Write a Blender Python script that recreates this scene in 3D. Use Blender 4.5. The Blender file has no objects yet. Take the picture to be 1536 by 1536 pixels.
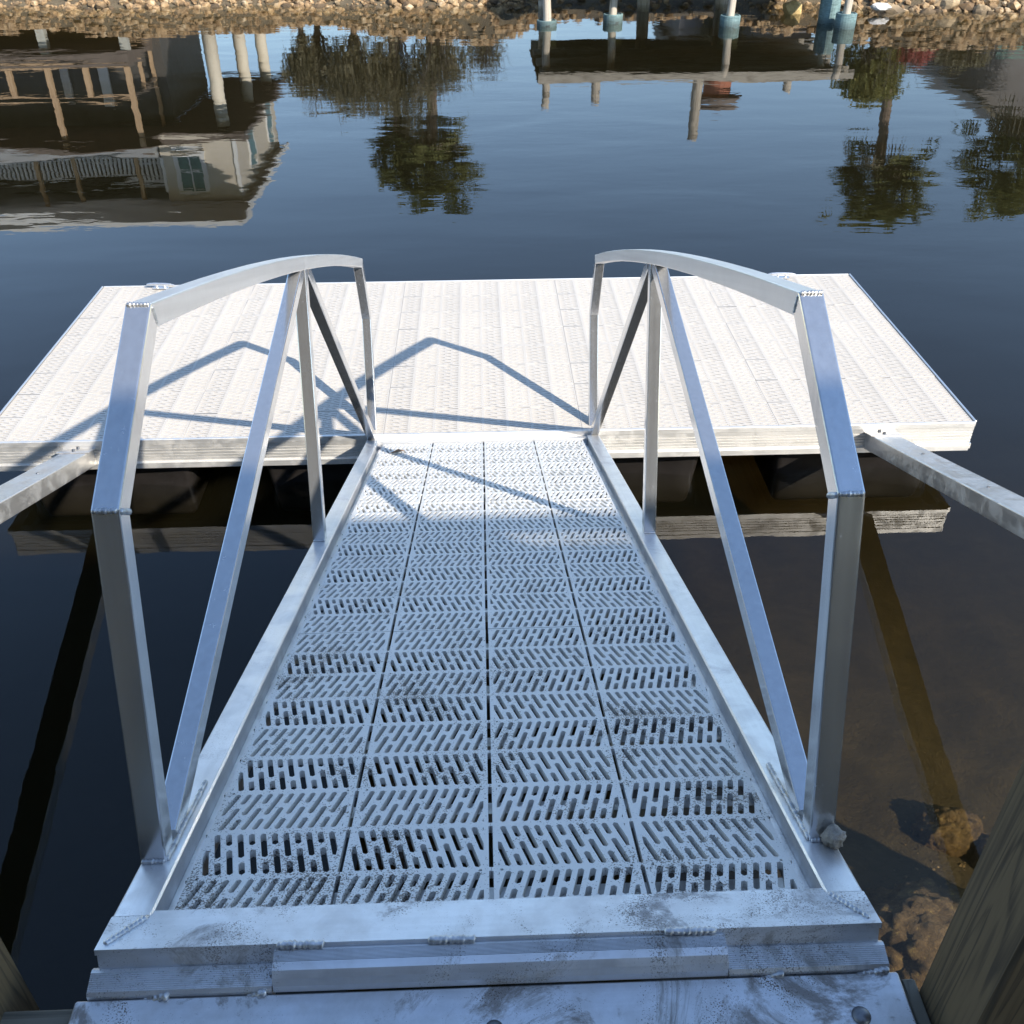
import bpy, bmesh, math, random
from mathutils import Vector, Matrix
from mathutils import noise as mn
from math import sin, cos, pi, radians

random.seed(7)
scene = bpy.context.scene
COL = scene.collection

# ------------------------------------------------------------------ camera
W = 0.3048
SLOPE = 0.3289                      # the gangway runs down to the float
cam_d = bpy.data.cameras.new('camera')
cam = bpy.data.objects.new('camera', cam_d)
COL.objects.link(cam)
cam_d.sensor_width = 36.0
cam_d.lens = 1448.95 / 1536 * 36.0
cam_d.clip_start = 0.05
cam_d.clip_end = 3000
yaw, pit, rol = 0.0326, 0.6138, 0.0045
fwd = Vector((sin(yaw) * cos(pit), cos(yaw) * cos(pit), -sin(pit)))
rgt = Vector((cos(yaw), -sin(yaw), 0))
dwn = fwd.cross(rgt)
r2 = cos(rol) * rgt + sin(rol) * dwn
d2 = -sin(rol) * rgt + cos(rol) * dwn
mw = Matrix((r2, -d2, -fwd)).transposed().to_4x4()
mw.translation = Vector((0.007, -1.0673, 1.6717))
cam.matrix_world = mw
scene.camera = cam

# ------------------------------------------------------------------ sky, sun, exposure
SUN = Vector((0.552, -0.632, 0.548)).normalized()
world = bpy.data.worlds.new('World')
scene.world = world
world.use_nodes = True
wn = world.node_tree.nodes
sky = wn.new('ShaderNodeTexSky')
sky.sky_type = 'NISHITA'
sky.sun_disc = False
sky.sun_elevation = math.asin(SUN.z)
sky.sun_rotation = math.atan2(SUN.x, SUN.y)
sky.altitude = 0
sky.air_density = 1.0
sky.dust_density = 0.1
sky.ozone_density = 1.9
world.node_tree.links.new(sky.outputs[0], wn['Background'].inputs[0])
wn['Background'].inputs[1].default_value = 0.15
sl = bpy.data.lights.new('sun', 'SUN')
sl.energy = 4.2
sl.angle = radians(0.53)
sl.color = (1.0, 0.93, 0.82)
so = bpy.data.objects.new('sun', sl)
COL.objects.link(so)
so.location = SUN * 40
so.rotation_euler = SUN.to_track_quat('Z', 'Y').to_euler()
scene.view_settings.view_transform = 'Standard'
scene.view_settings.look = 'None'
scene.view_settings.gamma = 1.0
scene.view_settings.use_curve_mapping = False
scene.view_settings.exposure = 1.0
scene.cycles.max_bounces = 6
scene.cycles.diffuse_bounces = 3
scene.cycles.glossy_bounces = 4
scene.cycles.transmission_bounces = 4
scene.cycles.transparent_max_bounces = 10
scene.cycles.volume_bounces = 0
scene.cycles.use_denoising = True
scene.cycles.use_adaptive_sampling = True
scene.cycles.adaptive_threshold = 0.015
scene.cycles.caustics_reflective = False
scene.cycles.caustics_refractive = False

ZW = -1.757          # water level
ZF = -1.332          # top of the float
YF = 4.053           # front edge of the float


# ------------------------------------------------------------------ material helpers
class NT:
    def __init__(s, name):
        s.m = bpy.data.materials.new(name)
        s.m.use_nodes = True
        s.t = s.m.node_tree
        s.b = s.t.nodes['Principled BSDF']
        s.out = s.t.nodes['Material Output']

    def n(s, typ, **kw):
        nd = s.t.nodes.new(typ)
        for k, v in kw.items():
            setattr(nd, k, v)
        return nd

    def l(s, a, b):
        s.t.links.new(a, b)

    def coord(s, kind='Object', scale=(1, 1, 1)):
        if kind == 'World':
            g = s.n('ShaderNodeNewGeometry')
            o = g.outputs['Position']
        else:
            o = s.n('ShaderNodeTexCoord').outputs[kind]
        mp = s.n('ShaderNodeMapping')
        mp.inputs['Scale'].default_value = scale
        s.l(o, mp.inputs[0])
        return mp.outputs[0]

    def noise(s, co, scale, detail=4, rough=0.55, dist=0.0):
        nd = s.n('ShaderNodeTexNoise')
        nd.inputs['Scale'].default_value = scale
        nd.inputs['Detail'].default_value = detail
        nd.inputs['Roughness'].default_value = rough
        nd.inputs['Distortion'].default_value = dist
        s.l(co, nd.inputs['Vector'])
        return nd.outputs['Fac']

    def ramp(s, fac, stops):
        r = s.n('ShaderNodeValToRGB')
        e = r.color_ramp.elements
        while len(e) < len(stops):
            e.new(0.5)
        for i, (p, c) in enumerate(stops):
            e[i].position = p
            e[i].color = (c, c, c, 1) if isinstance(c, (int, float)) else (*c, 1)
        s.l(fac, r.inputs[0])
        return r.outputs[0]

    def mix(s, fac, a, b, blend='MIX'):
        m = s.n('ShaderNodeMix', data_type='RGBA', blend_type=blend)
        for sock, v in ((m.inputs[0], fac), (m.inputs[6], a), (m.inputs[7], b)):
            if hasattr(v, 'type') and hasattr(v, 'node'):
                s.l(v, sock)
            elif isinstance(v, (int, float)):
                sock.default_value = v
            else:
                sock.default_value = (*v, 1)
        return m.outputs[2]

    def math(s, op, a, b=0.0, clamp=False):
        m = s.n('ShaderNodeMath', operation=op, use_clamp=clamp)
        for sock, v in ((m.inputs[0], a), (m.inputs[1], b)):
            if isinstance(v, (int, float)):
                sock.default_value = v
            else:
                s.l(v, sock)
        return m.outputs[0]

    def bump(s, h, strength=0.3, dist=0.01):
        b = s.n('ShaderNodeBump')
        b.inputs['Strength'].default_value = strength
        b.inputs['Distance'].default_value = dist
        s.l(h, b.inputs['Height'])
        s.l(b.outputs[0], s.b.inputs['Normal'])
        return b.outputs[0]

    def set(s, base=None, rough=None, metal=None, spec=None):
        for nm, v in (('Base Color', base), ('Roughness', rough), ('Metallic', metal), ('Specular IOR Level', spec)):
            if v is None:
                continue
            if isinstance(v, (int, float)):
                s.b.inputs[nm].default_value = v
            elif isinstance(v, tuple):
                s.b.inputs[nm].default_value = (*v, 1)
            else:
                s.l(v, s.b.inputs[nm])
        return s


def plain(name, col, rough=0.6, metal=0.0, var=0.12, scale=8.0, bump=0.0):
    t = NT(name)
    co = t.coord('Object')
    n = t.noise(co, scale, 5)
    c = t.ramp(n, [(0.3, tuple(x * (1 - var) for x in col)), (0.7, tuple(min(1, x * (1 + var)) for x in col))])
    t.set(base=c, rough=rough, metal=metal)
    if bump:
        t.bump(n, bump, 0.01)
    return t.m


def alu(name, base, rough, streak_axis, stain=0.25, dirt=0.0):
    """mill finish aluminium; the extrusion lines run along one axis"""
    t = NT(name)
    sc = [60, 60, 60]
    sc[streak_axis] = 1.2
    st = t.noise(t.coord('Object', tuple(sc)), 1.0, 3)
    sc2 = [110, 110, 110]
    sc2[streak_axis] = 4
    st2 = t.noise(t.coord('Object', tuple(sc2)), 1.0, 2)
    blot = t.noise(t.coord('Object'), 9.0, 6, 0.65, 0.6)
    c = t.ramp(st, [(0.3, tuple(x * 0.9 for x in base)), (0.7, base)])
    dull = t.ramp(blot, [(0.45, 0.0), (0.7, 1.0)])
    c = t.mix(t.math('MULTIPLY', dull, stain), c, (0.50, 0.47, 0.43))
    scf = t.ramp(t.noise(t.coord('Object'), 38.0, 9, 0.82, 0.4), [(0.60, 0.0), (0.66, 1.0)])
    scf = t.math('MULTIPLY', scf, t.ramp(t.noise(t.coord('Object'), 4.0, 3), [(0.45, 0.1), (0.65, 1.0)]))
    c = t.mix(t.math('MULTIPLY', scf, 0.45), c, (0.90, 0.90, 0.90))
    r = t.math('ADD', t.math('ADD', t.math('MULTIPLY', st, 0.12), rough - 0.06), t.math('MULTIPLY', scf, 0.2))
    r = t.math('ADD', r, t.math('MULTIPLY', dull, 0.16 * stain / 0.25))
    metal = 1.0
    if dirt > 0:
        wc = t.coord('World')
        sp = t.noise(wc, 320.0, 3, 0.65)
        area = t.noise(wc, 5.5, 5, 0.65, 0.8)
        spk = t.ramp(t.math('ADD', t.math('MULTIPLY', sp, 0.8), t.math('MULTIPLY', area, 0.75)), [(0.885, 0.0), (0.95, 1.0)])
        big = t.ramp(t.noise(wc, 5.0, 9, 0.76, 0.8), [(0.555 - 0.045 * (dirt > 0.9), 0.0), (0.645 - 0.04 * (dirt > 0.9), 1.0)])
        msk = t.math('MAXIMUM', t.math('MULTIPLY', spk, dirt), t.math('MULTIPLY', big, 0.7 * dirt), True)
        film = t.ramp(t.noise(wc, 14.0, 6, 0.7), [(0.35, 0.0), (0.75, 0.35)])
        c = t.mix(t.math('MULTIPLY', film, dirt), c, (0.33, 0.32, 0.30))
        c = t.mix(msk, c, (0.13, 0.092, 0.058))
        r = t.math('ADD', r, t.math('MULTIPLY', msk, 0.5), True)
        metal = t.math('SUBTRACT', 1.0, t.math('MULTIPLY', msk, 0.95))
    metal = t.math('MULTIPLY', metal, 0.85) if not isinstance(metal, float) else 0.86
    t.set(base=c, rough=r, metal=metal)
    t.bump(t.math('ADD', st2, t.math('MULTIPLY', st, 0.6)), 0.010, 0.003)
    return t.m


ALU_V = alu('alu_along_y', (0.82, 0.81, 0.80), 0.40, 1, 0.10)
ALU_Z = alu('alu_along_z', (0.70, 0.70, 0.70), 0.17, 2, 0.06)
ALU_X = alu('alu_along_x', (0.82, 0.82, 0.82), 0.34, 0, 0.3)
ALU_FRAME = alu('alu_frame_dirty', (0.84, 0.84, 0.85), 0.42, 0, 0.25, 0.75)
ALU_BEAM = alu('alu_beam', (0.84, 0.84, 0.85), 0.36, 1, 0.25, 0.22)
ALU_PLATE = alu('alu_plate_dirty', (0.82, 0.82, 0.84), 0.44, 0, 0.3, 1.0)
ALU_ARM = alu('alu_arm', (0.74, 0.72, 0.69), 0.36, 1, 0.5)
WELD = plain('weld_metal', (0.58, 0.58, 0.58), 0.42, 0.9, 0.25, 60, 0.3)


def panel_mat(name, col, dirt):
    t = NT(name)
    wc = t.coord('World')
    a = t.noise(wc, 1.3, 4, 0.6)
    c = t.ramp(a, [(0.3, tuple(x * 0.93 for x in col)), (0.7, col)])
    oi = t.n('ShaderNodeObjectInfo')
    c = t.mix(t.math('MULTIPLY', oi.outputs['Random'], 0.10), c, tuple(x * 0.72 for x in col))
    if dirt:
        # grit trodden in, thickest by the hinge end of the gangway
        sp = t.noise(wc, 230.0, 2, 0.6)
        area = t.noise(wc, 4.0, 5, 0.7, 0.6)
        sep = t.n('ShaderNodeSeparateXYZ')
        t.l(wc, sep.inputs[0])
        grad = t.n('ShaderNodeMapRange')
        t.l(sep.outputs[1], grad.inputs[0])
        grad.inputs[1].default_value = 2.2
        grad.inputs[2].default_value = 0.0
        grad.inputs[3].default_value = 0.0
        grad.inputs[4].default_value = 0.085
        val = t.math('ADD', t.math('ADD', t.math('MULTIPLY', sp, 0.8), t.math('MULTIPLY', area, 0.75)), grad.outputs[0])
        k = t.ramp(val, [(0.92, 0.0), (0.98, 1.0)])
        c = t.mix(k, c, (0.16, 0.13, 0.10))
        k2 = t.ramp(area, [(0.5, 0.0), (0.8, 0.5)])
        c = t.mix(t.math('MULTIPLY', k2, 0.5), c, (0.52, 0.49, 0.44))
    else:
        k = t.ramp(t.noise(wc, 3.0, 6, 0.75, 0.5), [(0.55, 0.0), (0.8, 0.35)])
        c = t.mix(k, c, (0.50, 0.45, 0.38))
        c = t.mix(t.ramp(t.noise(wc, 38.0, 4, 0.7), [(0.68, 0.0), (0.74, 0.7)]), c, (0.30, 0.25, 0.19))
    t.set(base=c, rough=0.48, spec=0.4)
    t.bump(t.noise(wc, 260, 2), 0.08, 0.002)
    return t.m


PANEL_G = panel_mat('grey_white_plastic', (0.80, 0.775, 0.725), True)
PANEL_F = panel_mat('cream_white_plastic', (0.57, 0.52, 0.455), False)
BLACKP = plain('black_polyethylene', (0.016, 0.014, 0.013), 0.30, 0, 0.35, 5, 0.15)


def wood_mat(name, c0, c1, axis, scale=1.0):
    t = NT(name)
    sc = [85 * scale] * 3
    sc[axis] = 1.6 * scale
    co = t.coord('Object', tuple(sc))
    g = t.noise(co, 1.0, 6, 0.6, 1.6)
    sc2 = [11 * scale] * 3
    sc2[axis] = 0.55 * scale
    fig = t.noise(t.coord('Object', tuple(sc2)), 1.0, 3, 0.5, 0.5)
    rings = t.math('FRACT', t.math('MULTIPLY', fig, 14.0))
    line = t.ramp(rings, [(0.0, 0.0), (0.55, 1.0), (0.85, 0.9), (1.0, 0.0)])
    f = t.math('ADD', t.math('MULTIPLY', g, 0.72), t.math('MULTIPLY', line, 0.28))
    oi = t.n('ShaderNodeObjectInfo')
    f2 = t.math('ADD', f, t.math('MULTIPLY', oi.outputs['Random'], 0.12))
    c = t.ramp(f2, [(0.36, c0), (0.68, c1)])
    t.set(base=c, rough=0.75)
    t.bump(f, 0.18, 0.004)
    return t.m


WOOD_Z = wood_mat('weathered_pine_upright', (0.055, 0.038, 0.019), (0.150, 0.104, 0.052), 2)
WOOD_X = wood_mat('weathered_pine_across', (0.07, 0.062, 0.046), (0.20, 0.175, 0.13), 0)
WOOD_Y = wood_mat('weathered_pine_along', (0.07, 0.062, 0.046), (0.20, 0.175, 0.13), 1)
TAN_Z = wood_mat('tan_pine_upright', (0.38, 0.25, 0.14), (0.55, 0.38, 0.23), 2, 0.4)
TAN_X = wood_mat('tan_pine_across', (0.36, 0.24, 0.14), (0.52, 0.36, 0.22), 0, 0.4)
GREYW = wood_mat('grey_dock_timber', (0.20, 0.175, 0.14), (0.40, 0.36, 0.30), 0, 0.4)
PILE_W = wood_mat('grey_pile_timber', (0.26, 0.22, 0.17), (0.48, 0.42, 0.34), 2, 0.4)

# ------------------------------------------------------------------ mesh helpers


def link(name, me, mat, parent=None, smooth=False):
    o = bpy.data.objects.new(name, me)
    COL.objects.link(o)
    if parent is not None:
        o.parent = parent
    if mat is not None and len(me.materials) == 0:
        me.materials.append(mat)
    if smooth:
        for p in me.polygons:
            p.use_smooth = True
    return o


def mesh(name, V, F):
    me = bpy.data.meshes.new(name)
    me.from_pydata([tuple(v) for v in V], [], F)
    me.update()
    return me


def fixn(me):
    bm = bmesh.new()
    bm.from_mesh(me)
    bmesh.ops.recalc_face_normals(bm, faces=bm.faces)
    bm.to_mesh(me)
    bm.free()
    return me


def box_me(x0, x1, y0, y1, z0, z1, b=0.0, seg=1):
    bm = bmesh.new()
    bmesh.ops.create_cube(bm, size=1)
    for v in bm.verts:
        v.co = Vector(((x0 + x1) / 2 + v.co.x * (x1 - x0), (y0 + y1) / 2 + v.co.y * (y1 - y0), (z0 + z1) / 2 + v.co.z * (z1 - z0)))
    if b > 0:
        bmesh.ops.bevel(bm, geom=bm.edges[:], offset=b, segments=seg, profile=0.5, affect='EDGES')
    me = bpy.data.meshes.new('box')
    bm.to_mesh(me)
    bm.free()
    return me


def box(name, x0, x1, y0, y1, z0, z1, mat, parent=None, b=0.0, seg=1):
    return link(name, box_me(x0, x1, y0, y1, z0, z1, b, seg), mat, parent)


class MB:
    def __init__(s):
        s.V = []
        s.F = []

    def add(s, V, F):
        k = len(s.V)
        s.V += [tuple(v) for v in V]
        s.F += [[i + k for i in f] for f in F]

    def box(s, x0, x1, y0, y1, z0, z1):
        V = [(x, y, z) for z in (z0, z1) for y in (y0, y1) for x in (x0, x1)]
        s.add(V, [[0, 2, 3, 1], [4, 5, 7, 6], [0, 1, 5, 4], [2, 6, 7, 3], [0, 4, 6, 2], [1, 3, 7, 5]])

    def cyl(s, p0, p1, r0, r1=None, n=10, cap=True):
        r1 = r0 if r1 is None else r1
        p0 = Vector(p0)
        p1 = Vector(p1)
        d = (p1 - p0).normalized()
        a = d.orthogonal().normalized()
        b = d.cross(a)
        V = []
        for p, r in ((p0, r0), (p1, r1)):
            for i in range(n):
                t = 2 * pi * i / n
                V.append(p + r * (cos(t) * a + sin(t) * b))
        F = [[i, (i + 1) % n, n + (i + 1) % n, n + i] for i in range(n)]
        if cap:
            F += [list(range(n))[::-1], list(range(n, 2 * n))]
        s.add(V, F)

    def prism(s, poly, axis, a0, a1):
        """poly of (p,q) pairs, extruded along axis 0/1/2"""
        n = len(poly)
        V = []
        for a in (a0, a1):
            for (p, q) in poly:
                v = [p, q]
                v.insert(axis, a)
                V.append(v)
        F = [[i, (i + 1) % n, n + (i + 1) % n, n + i] for i in range(n)]
        F += [list(range(n))[::-1], list(range(n, 2 * n))]
        s.add(V, F)

    def build(s, name, mat, parent=None, smooth=False):
        return link(name, fixn(mesh(name, s.V, s.F)), mat, parent, smooth)


def empty(name, loc=(0, 0, 0), rot=(0, 0, 0)):
    o = bpy.data.objects.new(name, None)
    COL.objects.link(o)
    o.location = loc
    o.rotation_euler = rot
    o.empty_display_size = 0.2
    return o


def tag(o, label=None, cat=None, group=None, kind=None):
    for k, v in (('label', label), ('category', cat), ('group', group), ('kind', kind)):
        if v:
            o[k] = v
    return o


def sweep(path, i0, i1, u0, u1, d, b, mat, name, parent, cap0=False, cap1=False):
    """square tube along a (v,w) path; mitred at the bends"""
    n = len(path)
    hu = (u1 - u0) / 2
    uc = (u0 + u1) / 2
    h = d / 2
    sec = []
    for (sa, sb) in ((-1, -1), (1, -1), (1, 1), (-1, 1)):
        if sa * sb > 0:
            c1 = (sa * (hu), sb * (h - b)); c2 = (sa * (hu - b), sb * h)
        else:
            c1 = (sa * (hu - b), sb * h); c2 = (sa * hu, sb * (h - b))
        m_ = (sa * (hu - b * 0.29), sb * (h - b * 0.29))
        sec += [c1, m_, c2]
    rings = []
    for i in range(i0, i1 + 1):
        p = Vector(path[i])
        t1 = (p - Vector(path[i - 1])).normalized() if i > 0 else None
        t2 = (Vector(path[i + 1]) - p).normalized() if i < n - 1 else None
        t1 = t1 or t2
        t2 = t2 or t1
        n1 = Vector((-t1.y, t1.x))
        n2 = Vector((-t2.y, t2.x))
        m_ = (n1 + n2)
        m_ = m_ / (m_.dot(n1))
        rings.append([(uc + a, p.x + m_.x * c, p.y + m_.y * c) for (a, c) in sec])
    k = len(sec)
    V = [v for r in rings for v in r]
    F = []
    for j in range(len(rings) - 1):
        for i in range(k):
            F.append([j * k + i, j * k + (i + 1) % k, (j + 1) * k + (i + 1) % k, (j + 1) * k + i])
    if cap0:
        F.append(list(range(k))[::-1])
    if cap1:
        F.append(list(range((len(rings) - 1) * k, len(rings) * k)))
    return link(name, fixn(mesh(name, V, F)), mat, parent)


def weld(p0, p1, r, parent, flat=None):
    """a stacked-coin weld bead from p0 to p1"""
    p0 = Vector(p0)
    p1 = Vector(p1)
    L = (p1 - p0).length
    d = (p1 - p0).normalized()
    a = d.orthogonal().normalized()
    b = d.cross(a)
    step = r * 0.40
    n = max(6, int(L / step))
    k = 8
    V = []
    for i in range(n + 1):
        q = p0 + d * (L * i / n)
        rr = r * (1.0, 0.93, 0.66)[i % 3] * random.uniform(0.78, 1.12)
        if i in (0, n):
            rr *= 0.5
        for j in range(k):
            t = 2 * pi * j / k
            V.append(q + rr * (cos(t) * a + sin(t) * b) + d * (step * 0.25 * cos(t)))
    F = [[i * k + j, i * k + (j + 1) % k, (i + 1) * k + (j + 1) % k, (i + 1) * k + j] for i in range(n) for j in range(k)]
    F += [list(range(k))[::-1], list(range(n * k, n * k + k))]
    o = link('weld_bead', fixn(mesh('weld', V, F)), WELD, parent, True)
    return o


# ------------------------------------------------------------------ slotted deck panel
def clip(poly, ax, val, keep_less):
    out = []
    for i in range(len(poly)):
        a = poly[i]
        b = poly[(i + 1) % len(poly)]
        ia = (a[ax] <= val) if keep_less else (a[ax] >= val)
        ib = (b[ax] <= val) if keep_less else (b[ax] >= val)
        if ia:
            out.append(a)
        if ia != ib:
            t = (val - a[ax]) / (b[ax] - a[ax])
            out.append((a[0] + t * (b[0] - a[0]), a[1] + t * (b[1] - a[1])))
    return out


def area(p):
    return 0.5 * sum(p[i][0] * p[(i + 1) % len(p)][1] - p[(i + 1) % len(p)][0] * p[i][1] for i in range(len(p)))


def panel_mesh(name, rows, v0, v1, flip, thick=0.018, pw=0.2960, e=0.0022, slw=0.0067):
    """chevron-slotted panel: width in u about 0, rows of slots in v; v0..v1 is what is left after cutting"""
    hw = pw / 2
    pitch = W / 2
    polys = []
    tab = (W - pw) / 2 - 0.0003
    # outline with small spacer tabs at the row ends
    right = []
    for r in range(1, rows):
        vv = r * pitch
        if v0 + 0.012 < vv < v1 - 0.012:
            right += [(hw, vv - 0.006), (hw + tab, vv - 0.006), (hw + tab, vv + 0.006), (hw, vv + 0.006)]
    left = [(-x, y) for (x, y) in reversed(right)]
    polys.append([(-hw, v0 + e), (hw, v0 + e)] + right + [(hw, v1 - e), (-hw, v1 - e)] + left)
    tan = math.tan(radians(14.5))
    for r in range(rows):
        vc = (r + 0.5) * pitch
        sg = 1 if (r % 2 == 0) != flip else -1
        ln = 0.0690
        for k in range(-7, 8):
            uc = k * 0.0243 + 0.012
            odd = (k + r) % 2 == 0
            segs = ((-ln, 0.014), (0.028, ln)) if odd else ((-ln, -0.028), (-0.014, ln))
            for (a, b) in segs:
                ang = math.atan(tan * sg)
                dx, dy = sin(ang), cos(ang)
                px, py = dy, -dx
                pa = (uc + tan * sg * a, vc + a)
                pb = (uc + tan * sg * b, vc + b)
                poly = []
                for (c, s_) in ((pa, -1), (pb, 1)):
                    for th in (-70, 0, 70) if s_ == 1 else (-70, 0, 70):
                        t = radians(th)
                        ox = s_ * slw * cos(t)
                        oy = slw * sin(t) * (1 if s_ == 1 else -1)
                        poly.append((c[0] + dx * (ox - s_ * slw) - px * oy, c[1] + dy * (ox - s_ * slw) - py * oy))
                m_ = 0.0105
                poly = clip(poly, 0, hw - m_, True)
                if len(poly) > 2:
                    poly = clip(poly, 0, -hw + m_, False)
                if len(poly) > 2:
                    poly = clip(poly, 1, v1 - 0.009, True)
                if len(poly) > 2:
                    poly = clip(poly, 1, v0 + 0.009, False)
                if len(poly) > 2 and abs(area(poly)) > 1.2e-5:
                    polys.append(poly)
        # screw holes
        if r % 2 == 1 and v0 + 0.02 < (r + 1) * pitch < v1 - 0.02:
            for sx in (-1, 1):
                polys.append([(sx * (hw - 0.017) + 0.0038 * cos(t * pi / 3), (r + 1) * pitch - 0.003 + 0.0038 * sin(t * pi / 3)) for t in range(6)])
    cu = bpy.data.curves.new(name, 'CURVE')
    cu.dimensions = '2D'
    cu.fill_mode = 'BOTH'
    cu.extrude = thick / 2
    for p in polys:
        sp = cu.splines.new('POLY')
        sp.points.add(len(p) - 1)
        for i, (x, y) in enumerate(p):
            sp.points[i].co = (x, y, 0, 1)
        sp.use_cyclic_u = True
    ob = bpy.data.objects.new('tmp', cu)
    COL.objects.link(ob)
    dg = bpy.context.evaluated_depsgraph_get()
    me = bpy.data.meshes.new_from_object(ob.evaluated_get(dg))
    bpy.data.objects.remove(ob)
    bpy.data.curves.remove(cu)
    me.transform(Matrix.Translation((0, 0, -thick / 2)))
    me.name = name
    return me


# ================================================================== SETTING
# ground sheet: shore behind the camera, canal bed, far bank and land to the horizon
def sstep(a, b, x):
    t = max(0, min(1, (x - a) / (b - a)))
    return t * t * (3 - 2 * t)


def bank_y(x):        # far waterline
    return 25.05 - 0.035 * (x + 6) - (1.0 * sstep(8.3, 9.6, x)) + 0.18 * sin(x * 0.9) + 0.5 * sstep(0.2, 1.6, x) * (1 - sstep(6.6, 8.0, x))


def crest(x):
    return -0.96 + 0.08 * sin(x * 0.7 + 1) + 0.06 * sin(x * 1.9) + 0.22 * sstep(-3.5, -0.5, x) * (1 - sstep(0.2, 1.4, x)) - 0.10 * sstep(1.2, 2.0, x) * (1 - sstep(6.5, 8, x)) + 0.30 * sstep(9.5, 12, x)


def mound(x, y, cx, cy, rx, ry):
    return math.exp(-(((x - cx) / rx) ** 2 + ((y - cy) / ry) ** 2))


def ground_z(x, y):
    by = bank_y(x)
    if y < -3.0:
        return -0.35
    if y < -2.6:
        return -0.35 + (-2.05 + 0.35) * sstep(-3.0, -2.6, y)
    bed = -2.05 - 0.16 * max(0, y - 0.8) - 1.5 * (1 - sstep(-0.2, 1.5, x)) * sstep(-2.4, 0.0, y)
    bed = max(bed, -3.7)
    bed += 0.06 * mound(x, y, 1.80, 1.10, 0.5, 0.5)
    bed += 0.02 * sin(x * 7.1 + y * 3.3) * sin(y * 6.3 - x * 2) + 0.012 * sin(x * 17 + 2) * sin(y * 19)
    f = sstep(by - 3.5, by - 0.3, y)
    z = bed * (1 - f) + (ZW - 0.16) * f
    if y > by - 0.3:
        z = ZW - 0.16 + (crest(x) - ZW + 0.16) * sstep(by - 0.3, by + 2.2, y)
    return z


def grid_axis(breaks):
    out = []
    for a, b, st in breaks:
        n = max(1, round((b - a) / st))
        out += [a + (b - a) * i / n for i in range(n)]
    out.append(breaks[-1][1])
    return out


gx = grid_axis([(-900, -100, 200), (-100, -20, 10), (-20, -3, 0.6), (-3, 0.6, 0.3), (0.6, 3.2, 0.055), (3.2, 16, 0.5), (16, 30, 1.5), (30, 100, 10), (100, 900, 200)])
gy = grid_axis([(-200, -20, 30), (-20, -3.2, 2), (-3.2, -2.4, 0.1), (-2.4, 0.2, 0.2), (0.2, 2.6, 0.055), (2.6, 20, 0.6), (20, 27.5, 0.25), (27.5, 40, 2), (40, 100, 15), (100, 1500, 200)])
V = [(x, y, ground_z(x, y)) for y in gy for x in gx]
nx = len(gx)
F = [[j * nx + i, j * nx + i + 1, (j + 1) * nx + i + 1, (j + 1) * nx + i] for j in range(len(gy) - 1) for i in range(nx - 1)]
t = NT('mud_and_sand')
wc = t.coord('World')
c = t.ramp(t.noise(wc, 3.0, 8, 0.7, 0.5), [(0.3, (0.09, 0.068, 0.040)), (0.55, (0.15, 0.115, 0.068)), (0.8, (0.23, 0.18, 0.11))])
c = t.mix(t.ramp(t.noise(wc, 26.0, 6, 0.75), [(0.55, 0.0), (0.72, 0.7)]), c, (0.055, 0.040, 0.024))
t.set(base=c, rough=0.9)
t.bump(t.noise(wc, 22.0, 10, 0.75), 1.0, 0.05)
ground = link('ground', mesh('ground', V, F), t.m, None, True)
tag(ground, kind='structure')

# water: closed body, mirror-calm with faint ripples
t = NT('canal_water')
wc = t.coord('World')
wc2 = t.coord('World', (1.0, 2.2, 1.0))
n1 = t.noise(t.coord('World', (0.6, 1.3, 1.0)), 1.0, 1, 0.4, 0.3)
n2 = t.noise(wc2, 2.6, 2, 0.5, 0.4)
amp = t.ramp(t.noise(wc, 0.12, 2), [(0.35, 0.25), (0.65, 1.0)])
h = t.math('ADD', t.math('MULTIPLY', n1, 1.0), t.math('MULTIPLY', t.math('MULTIPLY', n2, 0.30), amp))
bp = t.n('ShaderNodeBump')
bp.inputs['Strength'].default_value = 1.0
bp.inputs['Distance'].default_value = 0.0052
t.l(h, bp.inputs['Height'])
fr = t.n('ShaderNodeFresnel')
fr.inputs['IOR'].default_value = 1.45
t.l(bp.outputs[0], fr.inputs['Normal'])
gl = t.n('ShaderNodeBsdfGlossy')
gl.inputs['Roughness'].default_value = 0.0
t.l(bp.outputs[0], gl.inputs['Normal'])
tr = t.n('ShaderNodeBsdfTransparent')
tr.inputs[0].default_value = (0.93, 0.94, 0.92, 1)
mx = t.n('ShaderNodeMixShader')
bf = t.n('ShaderNodeNewGeometry')
ffac = t.math('MULTIPLY', fr.outputs[0], t.math('SUBTRACT', 1.0, bf.outputs['Backfacing']))
t.l(ffac, mx.inputs[0])
t.l(tr.outputs[0], mx.inputs[1])
t.l(gl.outputs[0], mx.inputs[2])
t.l(mx.outputs[0], t.out.inputs['Surface'])
va = t.n('ShaderNodeVolumeAbsorption')
va.inputs['Color'].default_value = (0.56, 0.49, 0.27, 1)
va.inputs['Density'].default_value = 1.6
vs = t.n('ShaderNodeVolumeScatter')
vs.inputs['Color'].default_value = (0.78, 0.72, 0.44, 1)
vs.inputs['Density'].default_value = 0.042
vs.inputs['Anisotropy'].default_value = 0.2
vadd = t.n('ShaderNodeAddShader')
t.l(va.outputs[0], vadd.inputs[0])
t.l(vs.outputs[0], vadd.inputs[1])
t.l(vadd.outputs[0], t.out.inputs['Volume'])
t.t.nodes.remove(t.b)
wv = MB()
wv.box(-120, 120, -2.95, 30.0, -6.0, ZW)
water = wv.build('water', t.m)
tag(water, kind='structure')

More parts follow.
